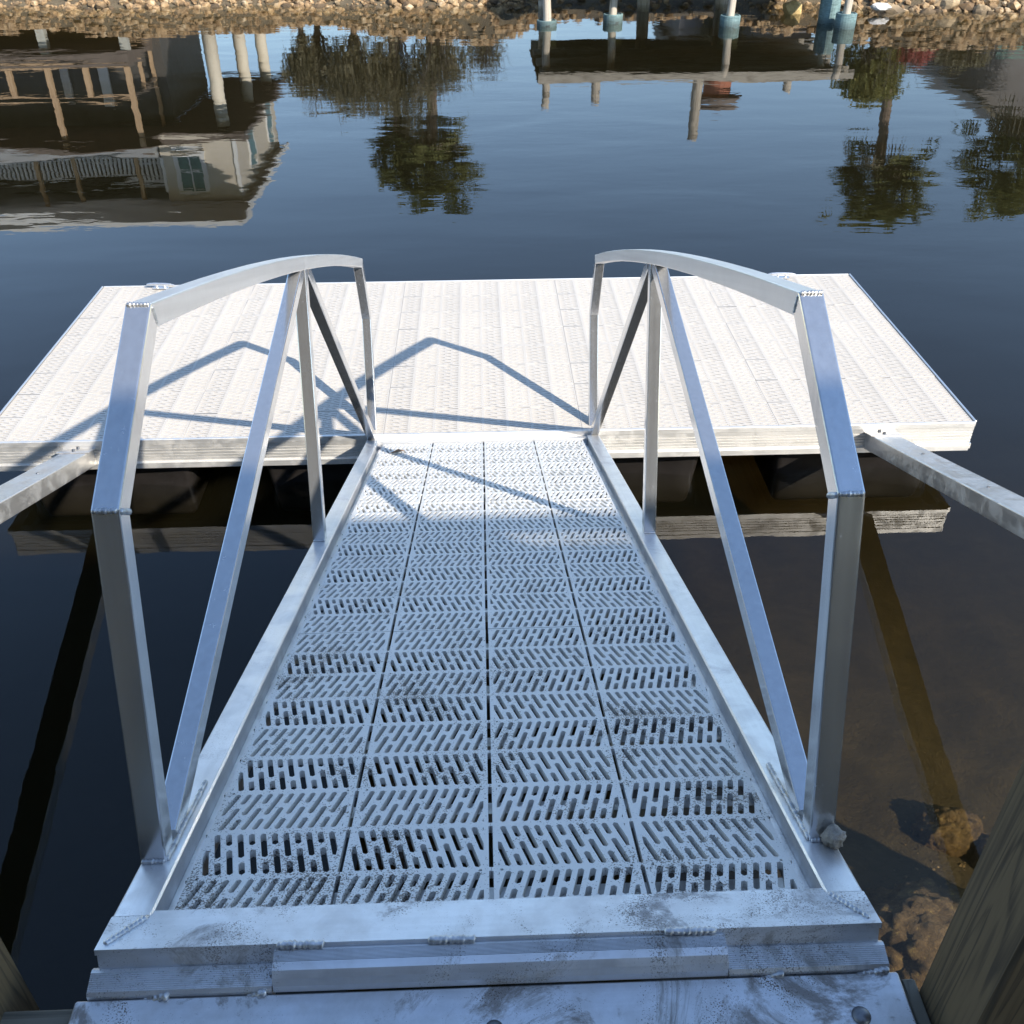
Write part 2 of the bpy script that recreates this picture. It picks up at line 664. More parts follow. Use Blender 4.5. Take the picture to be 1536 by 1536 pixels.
# ------------------------------------------------------------------ far bank riprap
t = NT('riprap_stone')
oi = t.n('ShaderNodeObjectInfo')
c = t.ramp(oi.outputs['Random'], [(0.0, (0.12, 0.070, 0.032)), (0.4, (0.27, 0.165, 0.078)), (0.75, (0.38, 0.25, 0.125)), (1.0, (0.50, 0.38, 0.23))])
nn = t.noise(t.coord('World'), 16.0, 6, 0.7)
c = t.mix(t.ramp(nn, [(0.42, 0.0), (0.62, 0.65)]), c, (0.13, 0.088, 0.05))
zz = t.n('ShaderNodeSeparateXYZ')
t.l(t.coord('World'), zz.inputs[0])
mr = t.n('ShaderNodeMapRange')
t.l(zz.outputs[2], mr.inputs[0])
mr.inputs[1].default_value = ZW + 0.13
mr.inputs[2].default_value = ZW + 0.03
mr.inputs[4].default_value = 0.8
c = t.mix(mr.outputs[0], c, (0.07, 0.05, 0.03))      # tide line weed
t.set(base=c, rough=0.9)
t.bump(nn, 0.5, 0.03)
ROCK = t.m
t = NT('riprap_stone_mass')
nn = t.noise(t.coord('World'), 5.0, 3, 0.7)
c = t.ramp(nn, [(0.32, (0.09, 0.055, 0.028)), (0.45, (0.27, 0.17, 0.085)), (0.57, (0.38, 0.26, 0.14)), (0.68, (0.52, 0.41, 0.27))])
t.set(base=c, rough=0.9)
t.bump(t.noise(t.coord('World'), 18.0, 6, 0.7), 0.5, 0.03)
ROCKM = t.m


def rock_geo(seed, sub=1):
    rnd = random.Random(seed)
    bm = bmesh.new()
    bmesh.ops.create_icosphere(bm, subdivisions=sub, radius=0.5)
    sx, sy, sz = rnd.uniform(0.8, 1.3), rnd.uniform(0.7, 1.1), rnd.uniform(0.55, 0.85)
    for v in bm.verts:
        k = rnd.uniform(0.78, 1.15)
        v.co = Vector((v.co.x * sx * k, v.co.y * sy * k, v.co.z * sz * k))
    me = bpy.data.meshes.new('rock')
    bm.to_mesh(me)
    bm.free()
    me.materials.append(ROCK)
    return me


bank = empty('riprap_bank', (0, 24.5, ZW))
tag(bank, kind='structure')
rmesh = [rock_geo(i, 2 if i < 4 else 1) for i in range(10)]
rnd = random.Random(11)


def under_dock(x):
    return 1.7 < x < 7.3


cnt = 0
tries = 0
while cnt < 300 and tries < 4000:
    tries += 1
    x = rnd.uniform(-11.6, 13.2)
    if under_dock(x) and rnd.random() < 0.8:
        continue
    by = bank_y(x)
    s_ = rnd.choice((0.09, 0.11, 0.13, 0.16, 0.21, 0.30)) * rnd.uniform(0.85, 1.15) * (1.7 if x > 8 and rnd.random() < 0.35 else 1.0)
    y = by + rnd.uniform(-0.28, 0.45)
    o = link('rock', rmesh[rnd.randrange(10)], None, bank)
    o.location = (x, y - 24.5, ground_z(x, y) - ZW + s_ * 0.12)
    o.rotation_euler = (rnd.uniform(-0.5, 0.5), rnd.uniform(-0.5, 0.5), rnd.uniform(0, 6.28))
    o.scale = (s_, s_, s_)
    cnt += 1
mb = MB()
ico = rock_geo(99, 1)
base_v = [v.co.copy() for v in ico.vertices]
base_f = [list(p.vertices) for p in ico.polygons]
for i in range(7000):
    x = rnd.uniform(-24, 24)
    if under_dock(x) and rnd.random() < 0.75:
        continue
    by = bank_y(x)
    y = by + rnd.uniform(-0.2, 2.3)
    s_ = rnd.choice((0.07, 0.09, 0.11, 0.14, 0.18, 0.28)) * rnd.uniform(0.85, 1.15) * (1.4 if x > 8 and rnd.random() < 0.3 else 1.0)
    M = Matrix.Translation((x, y, ground_z(x, y) + s_ * 0.1)) @ Matrix.Rotation(rnd.uniform(0, 6.28), 4, 'Z') @ Matrix.Rotation(rnd.uniform(-0.8, 0.8), 4, 'X')
    mb.add([M @ (v * s_ * rnd.uniform(0.85, 1.15)) for v in base_v], base_f)
rm = link('rock_mass', mesh('rock_mass', mb.V, mb.F), ROCKM)
tag(rm, 'mass of small tan riprap stones sloping up the far canal bank', 'rocks', kind='stuff')
# pale boulder by the blue sleeved piles and the square tan block
o = link('boulder', rock_geo(5, 2), plain('tan_block_stone', (0.50, 0.36, 0.16), 0.9, 0, 0.2, 12, 0.4))
o.data.materials.clear()
o.data.materials.append(bpy.data.materials['tan_block_stone'])
o.location = (7.28, 23.4, ZW + 0.08)
o.scale = (0.45, 0.4, 0.5)
tag(o, 'tan angular boulder at the waterline beside the blue sleeved piles', 'boulder')
o = link('boulder', rock_geo(6, 2), None)
o.data.materials.clear()
o.data.materials.append(plain('white_stone', (0.75, 0.72, 0.68), 0.9, 0, 0.1, 12, 0.3))
o.location = (9.25, 23.2, ZW + 0.13)
o.scale = (0.38, 0.3, 0.26)
tag(o, 'white stone at the waterline of the far rocky bank', 'boulder')

# ================================================================== REAR HOUSE (unseen, added behind the camera and shaped to shade the gangway)
HW = plain('brown_siding', (0.14, 0.105, 0.080), 0.8, 0, 0.15, 3)
rh = empty('shading_house', (1.0, -3.5, -0.35))
tag(rh, 'unseen brown flat-roofed stilt house added behind the wooden dock to shade the gangway', 'house')
off = Vector((1.0, -3.5, -0.35))


def rbox(name, x0, x1, y0, y1, z0, z1, mat, parent=rh, b=0):
    return box(name, x0 - off.x, x1 - off.x, y0 - off.y, y1 - off.y, z0 - off.z, z1 - off.z, mat, parent, b)


rbox('floor', -8, 4.9, -12, -3.7, 2.15, 2.4, HW)
rbox('wall', -7.9, 4.8, -11.9, -3.72, 2.404, 3.6, HW)
rbox('roof', -8, 6.5, -12, -3.66, 3.604, 3.75, HW)
rbox('shade_parapet', -8, 5.06, -3.56, -3.5, 2.3, 4.35, HW)  # added to cast the shade edge that crosses the gangway deck
rbox('shade_parapet', 5.06, 6.45, -3.56, -3.5, 3.6, 4.15, HW)
rbox('shade_parapet', 5.06, 6.45, -3.56, -3.5, 4.225, 4.35, HW)
rbox('shade_parapet', 5.62, 6.45, -3.558, -3.502, 4.15, 4.225, HW)  # leaves a slit open beside it for a spot of sun on the deck
rbox('reflection_wall', -7.8, 4.7, -7.6, -7.5, -0.35, 2.14, HW)  # unseen wall added so the handrail posts reflect something dark
for x in (-7.5, -4.2, -0.9, 2.4, 4.6):
    for y in (-3.9, -7.8, -11.6):
        rbox('stilt', x - 0.13, x + 0.13, y - 0.13, y + 0.13, -0.35, 2.15, WOOD_Z)
for x in (-6, -3, 0.4, 3.5):
    w_ = rbox('window', x - 0.6, x + 0.6, -3.74, -3.70, 2.7, 3.4, plain('dark_glass', (0.02, 0.025, 0.03), 0.1))
box('bulkhead_wall', -30, 30, -3.04, -2.92, -2.6, -0.25, WOOD_X)
tag(bpy.data.objects['bulkhead_wall'], 'timber bulkhead wall behind the wooden dock', 'bulkhead')

# ================================================================== WOODEN DOCK with posts
dock = empty('wooden_dock', (0, -0.9, -0.12))
tag(dock, 'weathered timber dock landing carrying the hinge plate', 'dock')
DO = Vector((0, -0.9, -0.12))
y = -0.150
k = 0
while y > -3.0:
    y1 = y - 0.137
    box('plank', -1.02, 0.7345, y1 - DO.y, y - DO.y, -0.063 - DO.z, -0.025 - DO.z, WOOD_X, dock, 0.004)
    box('plank', 0.7615, 0.98, y1 - DO.y, y - DO.y, -0.075 - DO.z, -0.037 - DO.z, WOOD_X, dock, 0.004) if y < -0.33 else None
    y = y1 - 0.006
for x in (-0.9, 0.0, 0.83):
    box('joist', x - 0.02, x + 0.02, -3.0 - DO.y, -0.2 - DO.y, -0.25 - DO.z, -0.064 - DO.z, WOOD_Y, dock)
# uprights beside the plate, and the narrow rim boards
box('post', 0.762, 0.905, -0.318 - DO.y, -0.168 - DO.y, -2.5 - DO.z, 0.95 - DO.z, WOOD_Z, dock, 0.006)
box('post', -1.02, -0.862, -0.27 - DO.y, -0.075 - DO.y, -2.5 - DO.z, 0.95 - DO.z, WOOD_Z, dock, 0.006)
box('rim_board', 0.735, 0.7605, -1.4 - DO.y, -0.152 - DO.y, -0.20 - DO.z, -0.0235 - DO.z, WOOD_Y, dock, 0.003)
# pile the right arm is bolted to (out of view, its shadow falls on the canal bed)
for nm, px_, lab in (('dock_pile', 2.62, 'round timber pile holding the shore end of the right arm'), ('dock_pile', -2.62, 'round timber pile holding the shore end of the left arm')):
    mb = MB()
    mb.cyl((px_ + (0.06 if px_ > 0 else -0.06), 0.46, -2.9), (px_ + (0.06 if px_ > 0 else -0.06), 0.46, 0.9), 0.13, 0.115, 16)
    tag(mb.build(nm, WOOD_Z, None, False), lab, 'pile')

# ================================================================== HINGE PLATE
pl = empty('hinge_plate', (0, -0.6, -0.07))
tag(pl, 'dirty aluminium hinge plate bolted to the wooden dock', 'plate')
PO = Vector((0, -0.6, -0.07))
box('plate', -0.735, 0.727, -1.35 - PO.y, -0.1475 - PO.y, -0.024 - PO.z, -0.006 - PO.z, ALU_PLATE, pl, 0.003)


def knuckle(x0, x1, prof_, ga, gb, parent, o_, mat):
    """hinge leaf: (y,z) outline, the stretch ga->gb of it finely grooved"""
    pts = []
    for i, p in enumerate(prof_):
        pts.append(p)
        if i == ga:
            q = prof_[gb]
            n = 9
            nx_, ny_ = (q[1] - p[1]), -(q[0] - p[0])
            ll = math.hypot(nx_, ny_)
            nx_, ny_ = nx_ / ll * 0.0016, ny_ / ll * 0.0016
            if ny_ > 0:
                nx_, ny_ = -nx_, -ny_
            for k_ in range(n):
                for (f_, dp) in ((0.1, 0), (0.35, 1), (0.7, 1), (0.95, 0)):
                    f_ = (k_ + f_) / n
                    pts.append((p[0] + (q[0] - p[0]) * f_ + nx_ * dp, p[1] + (q[1] - p[1]) * f_ + ny_ * dp))
    mb = MB()
    mb.prism([(y_ - o_.y, z_ - o_.z) for (y_, z_) in pts], 0, x0, x1)
    return mb.build('hinge_knuckle', mat, parent)


OUTER = [(-0.094, -0.030), (-0.0945, 0.000), (-0.097, 0.009), (-0.103, 0.0140), (-0.110, 0.0150), (-0.140, 0.006), (-0.1455, 0.000), (-0.1465, -0.030)]
CENTRE = [(-0.0905, -0.003), (-0.0905, 0.040), (-0.094, 0.0445), (-0.098, 0.0455), (-0.118, 0.0425), (-0.130, 0.0370), (-0.140, 0.0270), (-0.1455, 0.0130), (-0.147, -0.003)]
knuckle(-0.715, -0.391, OUTER, 4, 5, pl, PO, ALU_FRAME)
knuckle(0.422, 0.712, OUTER, 4, 5, pl, PO, ALU_FRAME)


def P(x, y, z):
    return (x - PO.x, y - PO.y, z - PO.z)


weld(P(-0.712, -0.136, -0.050), P(-0.57, -0.1485, 0.0005), 0.0085, pl)
weld(P(-0.50, -0.136, -0.050), P(-0.40, -0.1485, 0.0005), 0.009, pl)
weld(P(0.56, -0.136, -0.050), P(0.71, -0.1485, 0.0005), 0.0085, pl)
weld(P(0.43, -0.136, -0.050), P(0.52, -0.1485, 0.0005), 0.0085, pl)
BOLT = plain('zinc_bolt', (0.20, 0.205, 0.215), 0.45, 0.9, 0.3, 40)
for bx_ in (-0.63, 0.0, 0.635):
    mb = MB()
    ring = [(1.0, 0.0), (1.0, 0.25), (0.86, 0.55), (0.6, 0.8), (0.25, 0.95)]
    n = 16
    Vb = []
    for (rr, zz) in ring:
        for i in range(n):
            Vb.append((bx_ + 0.0165 * rr * cos(2 * pi * i / n), -0.225 - PO.y + 0.0165 * rr * sin(2 * pi * i / n), 0.0638 + 0.011 * zz))
    Fb = [[j * n + i, j * n + (i + 1) % n, (j + 1) * n + (i + 1) % n, (j + 1) * n + i] for j in range(len(ring) - 1) for i in range(n)]
    Fb.append(list(range((len(ring) - 1) * n, len(ring) * n)))
    mb.add(Vb, Fb)
    mb.build('bolt', BOLT, pl, True)

# ================================================================== GANGWAY (local axes: u across, v along, w up)
gang = empty('gangway', (0, 0, 0), (-SLOPE, 0, 0))
tag(gang, 'aluminium gangway with white slotted deck sloping down to the float', 'gangway')
L = 4.196
# side beams: tube with an inner ledge
for sg in (-1, 1):
    sec = [(0.634, 0.016), (0.638, 0.020), (0.703, 0.020), (0.707, 0.016), (0.707, -0.13), (0.634, -0.13)]
    mb = MB()
    mb.prism([(sg * a, b) for (a, b) in sec], 1, -0.012, 4.335)
    # prism axis 1 takes (x,z)
    mb.build('side_beam', ALU_BEAM, gang)
    box('ledge', min(sg * 0.612, sg * 0.6335), max(sg * 0.612, sg * 0.6335), 0.004, 4.19, -0.060, -0.031, ALU_BEAM, gang)
mb = MB()
mb.box(-0.707, 0.707, -0.100, -0.0128, 0.0085, 0.0200)
mb.box(-0.633, 0.633, -0.0128, 0.0, 0.0085, 0.0200)
mb.box(-0.704, 0.704, -0.0985, -0.083, -0.030, 0.0085)
mb.build('near_beam', ALU_FRAME, gang)
mb = MB()
mb.box(-0.633, 0.633, 4.198, 4.333, -0.03, 0.012)
mb.build('far_beam', ALU_X, gang)
for i in range(14):
    v = 0.118 + i * W
    if v < 4.15:
        box('cross_member', -0.6325, 0.6325, v - 0.022, v + 0.022, -0.095, -0.0612, ALU_X, gang)
VJ = 1.337
row10 = [(panel_mesh('deck_panel_near', 10, 1.524 - VJ - 0.03, 1.524, True), VJ - 1.524),
         (panel_mesh('deck_panel_mid', 10, 0, 1.524, False), VJ),
         (panel_mesh('deck_panel_far', 10, 0, L - VJ - 1.524, False), VJ + 1.524)]
for c_ in range(4):
    for (me, v) in row10:
        o = link('deck_panel', me, PANEL_G, gang)
        o.location = ((c_ - 1.5) * W + random.uniform(-0.0008, 0.0008), v, 0.0 + random.uniform(-0.0006, 0.0006))

# centre hinge barrel, welded to the gangway
g_inv = Matrix.Rotation(SLOPE, 3, 'X')


def wg(x, y, z):
    return g_inv @ Vector((x, y, z))


kn = knuckle(-0.388, 0.419, CENTRE, 3, 4, None, Vector((0, 0, 0)), ALU_FRAME)
kn.data.transform(g_inv.to_4x4())
kn.parent = gang
for (a, b) in ((-0.385, -0.30), (-0.115, -0.03), (0.31, 0.405)):
    weld((a, -0.1015, 0.0185), (b, -0.1015, 0.0165), 0.0085, gang)
weld((-0.694, -0.086, 0.0195), (-0.640, -0.014, 0.0185), 0.0075, gang)
weld((0.690, -0.086, 0.0195), (0.640, -0.014, 0.0185), 0.0075, gang)

arch = []
NA = 14
for i in range(NA + 1):
    s_ = i / NA
    v = 0.462 + (4.075 - 0.462) * s_
    arch.append((v, 1.080 + (1.066 - 1.080) * s_ + 0.052 * 4 * s_ * (1 - s_)))
path = [(0.171, 0.0205), (0.171, 0.752)] + arch + [(4.345, 0.745), (4.345, 0.0)]
nP = len(path)
for sg in (-1, 1):
    a, b = (0.655, 0.707) if sg > 0 else (-0.707, -0.655)
    side = 'right' if sg > 0 else 'left'
    rail = sweep(path, 2, nP - 3, a, b, 0.051, 0.004, ALU_V, 'handrail', gang)
    sweep(path, 0, 1, a, b, 0.051, 0.004, ALU_Z, 'post', rail, True, False)
    sweep(path, 1, 2, a, b, 0.051, 0.004, ALU_Z, 'slanted_post', rail)
    sweep(path, nP - 3, nP - 2, a, b, 0.051, 0.004, ALU_Z, 'slanted_post', rail)
    sweep(path, nP - 2, nP - 1, a, b, 0.051, 0.004, ALU_Z, 'post', rail, False, True)
    sweep([(2.265, 0.0205), (2.265, 1.108)], 0, 1, a + 0.001, b - 0.001, 0.049, 0.004, ALU_Z, 'post', rail, True, True)
    sweep([(0.235, 0.0212), (2.205, 1.098)], 0, 1, a + 0.002, b - 0.002, 0.049, 0.004, ALU_Z, 'brace', rail, True, True)
    sweep([(2.325, 1.098), (4.265, 0.028)], 0, 1, a + 0.002, b - 0.002, 0.049, 0.004, ALU_Z, 'brace', rail, True, True)
    # welds at bends and feet
    e = 0.003
    weld((a + e, 0.1455, 0.760), (b - e, 0.1455, 0.760), 0.0065, rail)
    inn = a if sg > 0 else b
    weld((inn, 0.150, 0.757), (inn, 0.193, 0.744), 0.0065, rail)
    weld((a + e, 0.447, 1.103), (b - e, 0.447, 1.103), 0.006, rail)
    weld((inn, 0.452, 1.098), (inn, 0.472, 1.062), 0.0035, rail)
    weld((a + e, 0.1445, 0.0235), (b - e, 0.1445, 0.0235), 0.006, rail)
    weld((inn, 0.150, 0.0235), (inn, 0.44, 0.0235), 0.0062, rail)
    weld((a + e, 2.2395, 0.0235), (b - e, 2.2395, 0.0235), 0.005, rail)
    weld((a + e, 2.16, 1.098), (b - e, 2.16, 1.098), 0.006, rail)
    weld((a + e, 4.318, 0.752), (b - e, 4.318, 0.752), 0.005, rail)

# small grey stone on the right beam, dry leaf on the deck
t = NT('barnacled_stone')
nn = t.noise(t.coord('Object'), 30.0, 8, 0.75)
t.set(base=t.ramp(nn, [(0.36, (0.16, 0.13, 0.10)), (0.50, (0.42, 0.36, 0.29)), (0.68, (0.66, 0.59, 0.50))]), rough=0.9)
t.bump(nn, 0.6, 0.004)
bm = bmesh.new()
bmesh.ops.create_icosphere(bm, subdivisions=4, radius=0.5)
rr = random.Random(3)
from mathutils import noise as mn
for v in bm.verts:
    p = v.co * 3.0
    v.co *= 1.0 + 0.30 * mn.noise(p) + 0.20 * mn.noise(p * 2.7) + 0.12 * mn.noise(p * 6)
me = bpy.data.meshes.new('stone')
bm.to_mesh(me)
bm.free()
G3 = Matrix.Rotation(-SLOPE, 3, 'X')
st = link('stone', me, t.m, None, True)
st.scale = (0.040, 0.042, 0.050)
st.location = G3 @ Vector((0.698, 0.128, 0.041))
st.rotation_euler = (0.3, 0.4, 0.2)
tag(st, 'small rough grey stone at the foot of the right handrail post', 'stone')
mb = MB()
mb.add([(-0.05, 0, 0.004), (0, 0.014, 0.012), (0.05, 0.004, 0.004), (0, -0.014, 0.005), (0.012, 0.03, 0.015), (-0.02, -0.03, 0.01)], [[0, 3, 2, 1], [0, 1, 4], [1, 2, 4], [0, 5, 3], [3, 5, 2]])
lf = mb.build('dry_leaf', plain('brown_leaf', (0.26, 0.15, 0.08), 0.8, 0, 0.3, 60))
lf.location = G3 @ Vector((-0.50, 3.93, 0.004))
lf.rotation_euler = (-SLOPE, 0, 0.3)
tag(lf, 'dry brown leaf lying on the far left of the gangway deck', 'leaf')

# ================================================================== STABILISER ARMS
for sg in (-1, 1):
    arm = empty('stabiliser_arm', G3 @ Vector((sg * 2.46, 4.30, -0.065)), (-SLOPE, 0, 0))
    tag(arm, ('aluminium stabiliser arm running from the float to the shore on the ' + ('right' if sg > 0 else 'left')), 'arm', 'arms bracing the float')
    x0, x1 = (-0.08, 0.085)
    box('tube', x0, x1, -4.35, 0.0, -0.052, 0.052, ALU_ARM, arm, 0.006, 2)
    box('bracket', -0.095, 0.10, -0.13, 0.02, 0.0525, 0.060, ALU_ARM, arm, 0.002)
    for dy in (-0.10, -0.03):
        mb = MB()
        mb.cyl((0.0, dy, 0.058), (0.0, dy, 0.074), 0.011, 0.010, 6)
        mb.build('bolt', BOLT, arm)
    for dy in (-0.62, -1.35, -2.1):
        mb = MB()
        mb.cyl((0.01, dy, 0.050), (0.01, dy, 0.058), 0.010, 0.008, 6)
        mb.build('bolt', BOLT, arm)

# ================================================================== FLOATING DOCK
fd = empty('floating_dock', (0, YF, ZW))
tag(fd, 'white slotted floating dock platform at the foot of the gangway', 'floating dock')
FZ = ZF - ZW
pf = panel_mesh('float_panel', 8, 0, 1.2192, False, 0.018, 0.3002, 0.0010, 0.0032)
HX = 3.048
for i in range(5):
    for j in range(8):
        o = link('deck_panel', pf, PANEL_F, fd)
        o.rotation_euler = (0, 0, -pi / 2)          # long side runs across
        o.location = (-HX + i * 1.2192, 0.1524 + j * W + 0.0008 * (i % 2), FZ - 0.004 + random.uniform(-0.0012, 0.0012))
# perimeter extrusion, ribbed
prof = []
zt = -0.008
prof.append((0.05, zt))
prof.append((-0.010, zt))
z = zt - 0.012
for k in range(5):
    prof += [(-0.010, z), (-0.010, z - 0.0135), (-0.004, z - 0.0155), (-0.004, z - 0.0185)]
    z -= 0.0205
prof += [(-0.007, z), (-0.007, -0.128), (-0.022, -0.130), (-0.022, -0.166), (0.05, -0.166)]


def rail_obj(name, x0, x1, rot, loc):
    mb = MB()
    mb.prism([(a, b) for (a, b) in prof], 0, x0, x1)
    o = mb.build(name, ALU_RAIL, fd)
    o.rotation_euler = (0, 0, rot)
    o.location = loc
    return o


ALU_RAIL = alu('alu_rail_chalky', (0.88, 0.86, 0.82), 0.5, 0, 0.4)
rail_obj('front_rail', -HX, HX, 0, (0, -0.001, FZ - 0.03))
rail_obj('back_rail', -HX, HX, pi, (0, 8 * W + 0.001, FZ - 0.03))
rail_obj('side_rail', -1.2192, 1.2192, pi / 2, (HX + 0.001, 4 * W, FZ - 0.03))
rail_obj('side_rail', -1.2192, 1.2192, -pi / 2, (-HX - 0.001, 4 * W, FZ - 0.03))
box('front_lip', -HX - 0.004, HX + 0.004, -0.014, 0.003, FZ - 0.037, FZ + 0.001, ALU_RAIL, fd, 0.003)
for sg in (-1, 1):
    box('edge_trim', sg * HX - 0.006 + sg * 0.008, sg * HX + 0.006 + sg * 0.008, -0.004, 8 * W + 0.004, FZ - 0.036, FZ + 0.006, ALU_V, fd, 0.003)
box('back_lip', -HX, HX, 8 * W - 0.001, 8 * W + 0.013, FZ - 0.037, FZ + 0.002, ALU_RAIL, fd, 0.003)
for i in range(17):
    x = -2.95 + i * (5.9 / 16)
    box('joist', x - 0.02, x + 0.02, 0.055, 8 * W - 0.055, FZ - 0.16, FZ - 0.034, ALU_X, fd)


def tub_mesh():
    bm = bmesh.new()
    bmesh.ops.create_cube(bm, size=1)
    bmesh.ops.subdivide_edges(bm, edges=bm.edges[:], cuts=5, use_grid_fill=True)
    for v in bm.verts:
        x, y_, z_ = v.co
        tp = 1.0 - 0.10 * (0.5 - z_)
        rx, ry, rz = x * 1.08 * tp, y_ * 1.10 * tp, z_ * 0.50
        # dished sides, as rotomoulded tubs have
        if abs(abs(x) - 0.5) < 1e-4:
            rx *= 1 - 0.05 * cos(y_ * pi) * cos(z_ * pi)
        if abs(abs(y_) - 0.5) < 1e-4:
            ry *= 1 - 0.10 * cos(x * pi) * cos(z_ * pi)
        v.co = (rx, ry, rz)
    bmesh.ops.bevel(bm, geom=[e for e in bm.edges if e.calc_face_angle(0) > 1.0], offset=0.05, segments=3, profile=0.5, affect='EDGES')
    me = bpy.data.meshes.new('tub')
    bm.to_mesh(me)
    bm.free()
    me.materials.append(BLACKP)
    for p in me.polygons:
        p.use_smooth = True
    return me


tm = tub_mesh()
for xc in (-2.38, -0.86, 0.86, 2.40):
    for yc in (0.63, 1.75):
        o = link('float_tub', tm, None, fd)
        o.location = (xc, yc, -0.02 + 0.02)


def cleat(x, rz, flipx):
    mb = MB()
    pts = [(-0.13, 0.034), (-0.10, 0.040), (-0.05, 0.044), (0.05, 0.044), (0.10, 0.040), (0.13, 0.034)]
    for i in range(5):
        mb.cyl((pts[i][0], 0, pts[i][1]), (pts[i + 1][0], 0, pts[i + 1][1]), 0.009 if i in (0, 4) else 0.0125, 0.0125 if i in (0, 1, 2, 3) and i != 4 else 0.009, 10)
    mb.cyl((-0.04, 0, 0), (-0.035, 0, 0.04), 0.014, 0.011, 10)
    mb.cyl((0.04, 0, 0), (0.035, 0, 0.04), 0.014, 0.011, 10)
    mb.box(-0.07, 0.07, -0.025, 0.025, 0.0, 0.008)
    o = mb.build('cleat', ALU_X, fd)
    o.location = (x, 8 * W - 0.06, FZ + 0.004)
    o.rotation_euler = (0, 0, rz)
    o.scale = (0.85, 0.85, 0.8)


cleat(-2.57, -0.10, False)
cleat(2.47, -0.06, True)

# ================================================================== FAR DOCK with blue sleeved piles
far = empty('far_dock', (4.8, 22.0, ZW))
FO = Vector((4.8, 22.0, ZW))
tag(far, 'grey timber dock standing on piles along the far bank', 'dock')
NP = 34
for i in range(NP):
    x = 1.36 + (8.32 - 1.36) * i / NP
    box('plank', x - FO.x, x + 0.195 - FO.x, 21.62 - FO.y, 25.5 - FO.y, -0.70 - FO.z, -0.662 - FO.z, GREYW, far)
box('fascia', 1.36 - FO.x, 8.32 - FO.x, 21.58 - FO.y, 21.615 - FO.y, -0.86 - FO.z, -0.665 - FO.z, GREYW, far)
for yy in (21.9, 23.2, 24.5, 25.4):
    box('beam', 1.4 - FO.x, 8.28 - FO.x, yy - 0.04 - FO.y, yy + 0.04 - FO.y, -0.90 - FO.z, -0.704 - FO.z, GREYW, far)
t = NT('faded_blue_sleeve')
nn = t.noise(t.coord('World', (1, 1, 3)), 9.0, 8, 0.75)
zz = t.n('ShaderNodeSeparateXYZ')
t.l(t.coord('World'), zz.inputs[0])
c = t.ramp(nn, [(0.35, (0.07, 0.12, 0.125)), (0.6, (0.19, 0.285, 0.285))])
mr = t.n('ShaderNodeMapRange')
t.l(zz.outputs[2], mr.inputs[0])
mr.inputs[1].default_value = ZW + 0.16
mr.inputs[2].default_value = ZW + 0.02
k = t.math('MULTIPLY', mr.outputs[0], t.ramp(nn, [(0.4, 0.3), (0.6, 1.0)]), True)
c = t.mix(k, c, (0.025, 0.03, 0.028))       # weed line at the water
t.set(base=c, rough=0.7)
SLEEVE = t.m


def pile(x, y, ztop, sleeve, zs, label, rad=0.088, zb=-3.2):
    p = empty('piling', (x, y, zb))
    tag(p, label, 'piling', 'piles of the far dock')
    mb = MB()
    n = 14
    for i in range(8):
        z0 = (ztop - zb) * i / 8
        z1 = (ztop - zb) * (i + 1) / 8
        mb.cyl((0.012 * sin(i * 2.1), 0, z0), (0.012 * sin((i + 1) * 2.1), 0, z1), rad * (1.05 - 0.012 * i), rad * (1.05 - 0.012 * (i + 1)), n, i == 7)
    mb.build('shaft', PILE_W, p, True)
    if sleeve:
        mb = MB()
        n = 24
        z0, z1 = 1.0, zs + 3.2
        ro, ri = sleeve, sleeve - 0.035
        Vs = []
        for (r_, z_) in ((ro, z0), (ro, z1 - 0.01), (ro - 0.01, z1), (ri, z1), (ri, z1 - 0.015), (0.0, z1 - 0.02)):
            for i in range(n):
                Vs.append((r_ * cos(2 * pi * i / n), r_ * sin(2 * pi * i / n), z_))
        Fs = [[j * n + i, j * n + (i + 1) % n, (j + 1) * n + (i + 1) % n, (j + 1) * n + i] for j in range(5) for i in range(n)]
        mb.add(Vs, Fs)
        s_ = mb.build('sleeve', SLEEVE, p, False)


pile(1.56, 22.05, -0.03, 0.215, ZW + 0.10, 'timber pile in the lowest blue sleeve, left end of the far dock')
pile(3.03, 22.35, -0.72, 0.215, ZW + 0.17, 'blue sleeved timber pile, second from the left along the far dock')
pile(5.45, 21.65, -0.72, 0.215, ZW + 0.22, 'blue sleeved timber pile near the middle of the far dock')
pile(7.84, 21.35, -0.72, 0.215, ZW + 0.28, 'dark stained blue sleeved pile, rightmost along the far dock')
pile(7.18, 22.6, -0.22, None, 0, 'short bare grey post standing on the right end of the far dock', 0.10, -0.661)
pile(7.66, 21.95, -0.72, 0.215, ZW + 0.60, 'pile in a tall clean pale blue sleeve behind the rightmost one')
pile(2.74, 22.5, -0.03, None, 0, 'bare grey pile rising above the far dock behind its second sleeve', 0.10, -0.661)
pile(5.05, 22.4, 0.80, None, 0, 'tallest bare grey pile rising above the far dock', 0.115, -0.661)
for (x, y, w_) in ((1.7, 25.0, 'left'), (4.1, 25.0, 'middle'), (6.0, 25.0, 'right')):
    pile(x, y, -0.72, None, 0, 'bare dark pile under the back of the far dock, ' + w_ + ' of three', 0.15)

# ================================================================== FAR LEFT HOUSE
fh = empty('canal_house', (-10.5, 33, -0.9))
HO = Vector((-10.5, 33, -0.9))
tag(fh, 'beige two-storey canal house on columns with dark porch and deck, mirrored in the water', 'house')


def hb(name, x0, x1, y0, y1, z0, z1, mat, parent=fh):
    return box(name, x0 - HO.x, x1 - HO.x, y0 - HO.y, y1 - HO.y, z0 - HO.z, z1 - HO.z, mat, parent)


